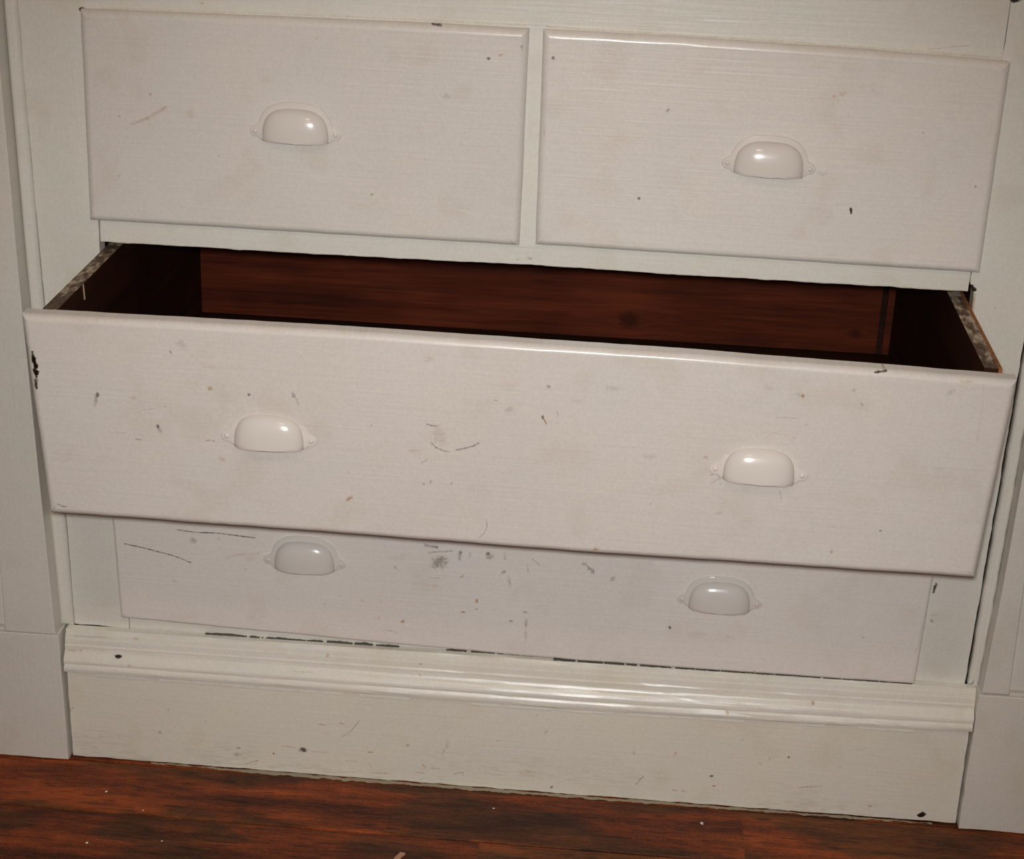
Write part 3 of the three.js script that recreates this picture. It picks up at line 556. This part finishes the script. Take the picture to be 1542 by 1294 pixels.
// cup pull: half-dome with a rolled lip on a flanged back plate; origin at the middle of the lip line on the drawer face
function makePull(a = 0.0356, b = 0.0348, c = 0.0145, seed = 1) {
  const sp = (v, p) => Math.sign(v) * Math.abs(v) ** p, NU = 44, NV = 16, pos = [], idx = [];
  const dome = (k) => {
    const o = pos.length / 3;
    for (let j = 0; j <= NV; j++) for (let i = 0; i <= NU; i++) {
      const th = Math.PI * i / NU, ph = Math.PI / 2 * j / NV, s = Math.cos(ph) ** 0.8, lip = (i === 0 || i === NU) ? 0.0005 * noise(i + j * 0.5, 1, seed) : 0;
      pos.push(a * k * sp(Math.cos(th), 0.68) * s, b * k * Math.sin(th) ** 0.68 * s - 0.0006 * Math.sin(ph) * (1 - Math.sin(th)) + lip, c * k * Math.sin(ph) ** 0.8 + 0.001);
    }
    return o;
  };
  const oA = dome(1), oB = dome(0.92), row = NU + 1;
  for (let j = 0; j < NV; j++) for (let i = 0; i < NU; i++) {
    const q = oA + j * row + i; idx.push(q, q + 1, q + row + 1, q, q + row + 1, q + row);
    const w = oB + j * row + i; idx.push(w, w + row + 1, w + 1, w, w + row, w + row + 1);
  }
  for (const i of [0, NU]) for (let j = 0; j < NV; j++) { const q = oA + j * row + i, w = oB + j * row + i; i ? idx.push(q, w, w + row, q, w + row, q + row) : idx.push(q, w + row, w, q, q + row, w + row); }
  let d = new THREE.BufferGeometry(); d.setAttribute('position', new THREE.Float32BufferAttribute(pos, 3)); d.setIndex(idx); d.computeVertexNormals(); d = d.toNonIndexed();
  const s = new THREE.Shape(), A = a + 0.0055, B = b + 0.0066, pts = [];
  const ear = (sx, from, to) => { for (let k = 0; k <= 8; k++) { const t = (from + (to - from) * k / 8) * Math.PI / 180; pts.push([sx * 0.0432 + 0.0060 * Math.cos(t), 0.0085 + 0.0060 * Math.sin(t)]); } };
  ear(1, -110, 75);
  for (let k = 0; k <= 30; k++) { const t = (17 + 146 * k / 30) * Math.PI / 180; pts.push([A * sp(Math.cos(t), 0.72), B * Math.sin(t) ** 0.72]); }
  ear(-1, 105, 290);
  pts.push([-0.0375, -0.0006], [0.0375, -0.0006]);
  s.setFromPoints(pts.map(([x, y]) => new THREE.Vector2(x, y)));
  let f = new THREE.ExtrudeGeometry(s, { depth: 0.0006, bevelEnabled: true, bevelThickness: 0.0011, bevelSize: 0.0012, bevelOffset: -0.0012, bevelSegments: 3, curveSegments: 4 });
  f = toCreasedNormals(f.index ? f.toNonIndexed() : f, 0.6); f.translate(0, 0, 0.0004);
  const uvFix = (g) => { const p = g.attributes.position, u = new Float32Array(p.count * 2); for (let i = 0; i < p.count; i++) { u[2 * i] = p.getX(i); u[2 * i + 1] = p.getY(i); } g.setAttribute('uv', new THREE.BufferAttribute(u, 2)); return g; };
  return mergeGeometries([uvFix(d), uvFix(f)]);
}
const screwGeo = (() => { const p = []; for (let k = 0; k <= 6; k++) { const t = k / 6 * Math.PI / 2; p.push(new THREE.Vector2(0.0026 * Math.cos(t) + 1e-6, 0.0015 * Math.sin(t))); } p.unshift(new THREE.Vector2(0.0027, -0.0012)); const g = new THREE.LatheGeometry(p, 14); g.rotateX(Math.PI / 2); return g; })();
function addPull(drawer, x, y, z, { lean = 0, roll = 0, a, b, seed = 1 } = {}) {
  const g = makePull(a, b, undefined, seed), put = (o) => { o.position.set(x, y, z); o.rotation.set(-lean, 0, roll); o.updateMatrix(); return o; };
  put(part(drawer, 'cup_pull', g, M.pull));
  for (const sx of [-1, 1]) { const sg = screwGeo.clone(); sg.translate(sx * 0.0432, 0.0088, 0.0022); put(part(drawer, 'screw', sg, M.pull)); }
}
// upper drawers
const d1 = group(cab, 'drawer', 'short upper left drawer, closed');
part(d1, 'drawer_front', board({ top: [[-0.4823, 0.9162], [-0.3, 0.9188], [-0.15, 0.9203], [-0.0093, 0.9205]], bottom: [[-0.4842, 0.6871], [-0.0104, 0.6873]] }, 0.0003, 0.0105, { r: 0.0085, seg: 6, chipped: 0.00035, pitch: 30, step: 0.008, seed: 61 }), M.upperLeft);
addPull(d1, -0.2535, 0.7900, 0.0105, { seed: 3 });
const d2 = group(cab, 'drawer', 'short upper right drawer, closed');
part(d2, 'drawer_front', board({ top: [[0.0048, 0.9207], [0.15, 0.9203], [0.33, 0.9173], [0.4836, 0.9126]], bottom: [[0.0070, 0.6895], [0.2, 0.6885], [0.4834, 0.6873]] }, 0.0003, 0.0105, { r: 0.0085, seg: 6, chipped: 0.00035, pitch: 30, step: 0.008, seed: 67 }), M.upperRight);
addPull(d2, 0.2485, 0.7834, 0.0105, { roll: -0.02, a: 0.0364, seed: 8 });
// lower drawer
const d4 = group(cab, 'drawer', 'long scuffed bottom drawer, closed');
part(d4, 'drawer_front', board({ left: [[-0.4790, 0.412], [-0.4768, 0.323], [-0.4722, 0.1934]], right: [[0.4825, 0.412], [0.4812, 0.323], [0.4779, 0.1815]], bottom: [[-0.4722, 0.1934], [-0.3115, 0.189], [-0.12, 0.1836], [0.0724, 0.1800], [0.25, 0.1806], [0.4779, 0.1815]] }, 0.0003, 0.0105, { r: 0.005, seg: 6, chipped: 0.0006, pitch: 30, step: 0.006, seed: 71 }), M.low);
addPull(d4, -0.2471, 0.2790, 0.0105, { seed: 12, b: 0.036 });
addPull(d4, 0.2405, 0.2655, 0.0105, { seed: 17 });
// the open drawer
const d3 = group(cab, 'drawer', 'long middle drawer pulled open, dark wood inside');
const LEAN = 0.0535;
part(d3, 'drawer_front', board({ top: [[-0.4902, 0.6512], [-0.167, 0.6538], [0.1747, 0.6522], [0.4896, 0.6470]], bottom: [[-0.4798, 0.4272], [-0.2634, 0.4265], [0.0692, 0.4240], [0.4817, 0.4259]] }, 0.192, 0.212, { r: 0.0078, seg: 7, chipped: 0.00055, pitch: 28, step: 0.008, seed: 73, lean: LEAN }), M.open);
addPull(d3, -0.2428, 0.5240, 0.2178, { lean: LEAN, seed: 21 });
addPull(d3, 0.2515, 0.5228, 0.2178, { lean: LEAN, roll: -0.015, seed: 26 });
function drawerSide(x0, x1) {
  const g = box(x0, 0.440, -0.400, x1, 0.6495, 0.198);         // face order +x -x +y -y +z -z
  return part(d3, 'drawer_side', g, [M.drawerInside, M.drawerInside, M.wornEdge, M.drawerInside, M.drawerInside, M.drawerInside], 'dark wood drawer side with a worn grey top edge');
}
drawerSide(-0.4762, -0.4610); drawerSide(0.4612, 0.4752);
part(d3, 'drawer_side', box(0.4753, 0.442, -0.400, 0.4790, 0.6492, 0.197), M.rawEdge, 'orange-brown outer facing of the right side');
part(d3, 'drawer_back', box(-0.4609, 0.440, -0.399, 0.4440, 0.605, -0.385), M.drawerBack);
part(d3, 'drawer_back', box(0.4441, 0.440, -0.399, 0.4520, 0.605, -0.389), M.carcass, 'dark groove at the end of the back');
part(d3, 'corner_strip', box(0.4521, 0.440, -0.399, 0.4611, 0.605, -0.3855), M.drawerBack);
part(d3, 'drawer_bottom', box(-0.4609, 0.443, -0.3845, 0.4611, 0.451, 0.197), M.drawerInside);
{
  const c = new THREE.CatmullRomCurve3([[-0.4607, 0.6494, 0.1134], [-0.4605, 0.643, 0.1129], [-0.4604, 0.632, 0.1118]].map((p) => new THREE.Vector3(...p)));
  part(d3, 'paint_drip', new THREE.TubeGeometry(c, 10, 0.0009, 8), new THREE.MeshStandardMaterial({ color: new THREE.Color().setRGB(0.36, 0.27, 0.18), roughness: 0.7 }), 'cream paint drip run down inside');
}

// ---------------------------------------------------------------- panelled cupboards to either side
const left = thing('panelled_cupboard', 'cream-painted panelled cupboard front standing to the left of the drawers', 'cupboard');
part(left, 'stile', board({ left: [[-0.6092, TOP], [-0.6092, 0.1745]], right: [[-0.5670, TOP], [-0.5646, 0.84], [-0.5612, 0.64], [-0.5540, 0.38], [-0.5524, 0.33], [-0.5478, 0.1745]] }, -0.012, 0.028, { r: 0.0014 }), M.side);
part(left, 'panel', board(rect(-1.40, 0.1795, -0.6098, TOP), -0.012, 0.0235, { r: 0.003 }), M.side);
part(left, 'rail', board(rect(-1.40, 0.1745, -0.6094, 0.1792), -0.012, 0.0278, { r: 0.0008 }), M.side);
part(left, 'stile', board(rect(-W + 0.001, 0.1745, -1.4005, TOP), -0.012, 0.028, { r: 0.0014 }), M.side);
part(left, 'plinth', board({ left: [[-W + 0.001, 0.1738], [-W + 0.001, -0.0015]], right: [[-0.5438, 0.1738], [-0.5418, -0.0015]] }, -0.012, 0.0285, { r: 0.0014, chipped: 0.0006, pitch: 50, step: 0.008, seed: 91 }), M.side);
const right = thing('panelled_cupboard', 'cream-painted panelled cupboard front standing to the right of the drawers', 'cupboard');
part(right, 'stile', board({ left: [[0.5594, TOP], [0.5580, 0.52], [0.5571, 0.43], [0.5560, 0.33], [0.5522, 0.1875]], right: [[0.5765, TOP], [0.5770, 0.42], [0.5832, 0.1875]] }, -0.012, 0.028, { r: 0.0014 }), M.side);
part(right, 'panel', board({ left: [[0.5771, TOP], [0.5776, 0.42], [0.5838, 0.1900]], right: [[1.40, TOP], [1.40, 0.1900]] }, -0.012, 0.0235, { r: 0.003 }), M.side);
part(right, 'rail', board(rect(0.5835, 0.1856, 1.40, 0.1896), -0.012, 0.0278, { r: 0.0008 }), M.side);
part(right, 'stile', board(rect(1.4005, 0.1856, W - 0.001, TOP), -0.012, 0.028, { r: 0.0014 }), M.side);
part(right, 'plinth', board({ left: [[0.5490, 0.1850], [0.5506, -0.0015]], right: [[W - 0.001, 0.1850], [W - 0.001, -0.0015]] }, -0.012, 0.0285, { r: 0.0014, chipped: 0.0006, pitch: 50, step: 0.008, seed: 97 }), M.side);

// old paint and dust left on the floor along the foot of the cabinet
part(floor, 'paint_residue', (() => { const g = board({ top: [[-0.44, -0.0195], [0.52, -0.0195]], bottom: [[-0.44, -0.0215], [-0.25, -0.0262], [0.1, -0.0250], [0.3, -0.0240], [0.52, -0.0225]] }, 0, 0.0003, { r: 0.0001, seg: 1, chipped: 0.0030, pitch: 110, step: 0.003, seed: 103 }); g.rotateX(-Math.PI / 2); g.translate(0, FLOOR, 0); return g; })(), new THREE.MeshStandardMaterial({ color: new THREE.Color().setRGB(0.36, 0.30, 0.21), roughness: 1 }), 'tan line of old paint on the floor');

// ---------------------------------------------------------------- specks on the floor
const flakeMat = new THREE.MeshStandardMaterial({ color: new THREE.Color().setRGB(0.8, 0.74, 0.66), roughness: 0.7 });
function flake(x, z, s, seed, label) {
  const g = new THREE.IcosahedronGeometry(1, 1), p = g.attributes.position;
  for (let i = 0; i < p.count; i++) { const v = new THREE.Vector3().fromBufferAttribute(p, i), k = 0.8 + 0.35 * noise(v.x * 1.7 + 9, v.y * 1.7 + v.z * 2.1, seed); p.setXYZ(i, v.x * s * k * 1.2, Math.max(-0.5, v.y) * s * 0.42 * k, v.z * s * k); }
  g.computeVertexNormals();
  const m = new THREE.Mesh(toCreasedNormals(g, 0.5), flakeMat); m.name = numbered('paint_flake'); m.castShadow = m.receiveShadow = true;
  m.position.set(x, FLOOR + s * 0.2, z); m.rotation.y = seed; m.userData = { label, category: 'paint flake', group: 'paint flakes on the floorboards' }; scene.add(m);
}
flake(-0.4765, 0.0882, 0.0017, 1, 'white paint flake on the back floorboard below the left end of the plinth');
flake(-0.4687, 0.1910, 0.0019, 2, 'white paint flake on the second floorboard, furthest left of the specks there');
flake(-0.3849, 0.1761, 0.0014, 3, 'small white paint flake on the second floorboard, right of a larger one');
flake(-0.4225, 0.1202, 0.0011, 4, 'tiny white paint flake close to the dark seam between two floorboards');
flake(0.2411, 0.0582, 0.0026, 5, 'largest white paint flake, on the floor in front of the right half of the plinth');
flake(-0.0094, 0.0606, 0.0014, 6, 'small pale paint flake on the floor below the middle of the plinth');
{
  const g = board({ left: [[-0.0028, 0.010], [-0.0036, -0.010]], right: [[0.0044, 0.011], [0.0016, -0.010]] }, 0, 0.0022, { r: 0.0008, seg: 2, chipped: 0.0008, pitch: 200, step: 0.003, seed: 111 });
  g.rotateX(-Math.PI / 2);
  const m = new THREE.Mesh(g, new THREE.MeshStandardMaterial({ color: new THREE.Color().setRGB(0.52, 0.27, 0.16), roughness: 0.8 }));
  m.name = 'wood_chip'; m.position.set(-0.1098, FLOOR - 0.0004, 0.1730); m.rotation.y = -0.3; m.castShadow = m.receiveShadow = true;
  m.userData = { label: 'pinkish orange wood chip lying on the floorboards in the foreground', category: 'wood chip' }; scene.add(m);
}

// ---------------------------------------------------------------- added unseen fill lamp behind the photographer
{
  const lamp = thing('added_fill_lamp', 'added unseen fill lamp, round and opal, behind the photographer', 'lamp');
  lamp.position.set(0, HIGH, 2.1);
  const base = new THREE.LatheGeometry([[0.001, 0], [0.11, 0], [0.115, -0.012], [0.11, -0.024], [0.001, -0.024]].map((p) => new THREE.Vector2(...p)), 32); part(lamp, 'base', base, M.wall);
  const glow = new THREE.MeshStandardMaterial({ color: 0xffffff, emissive: new THREE.Color(0xffdfb8), emissiveIntensity: 1.2, roughness: 0.6 });
  const sh = []; for (let k = 0; k <= 10; k++) { const t = k / 10 * Math.PI / 2; sh.push(new THREE.Vector2(0.1 * Math.cos(t) + 1e-5, -0.024 - 0.06 * Math.sin(t))); }
  part(lamp, 'fill_lamp_shade', new THREE.LatheGeometry(sh, 32), glow);
  const l = new THREE.PointLight(0xffe2bf, ADDED_FILL, 0, 2); l.position.set(0, -0.13, 0); l.castShadow = true; l.shadow.radius = 4; lamp.add(l);
}
renderer.render(scene, camera);
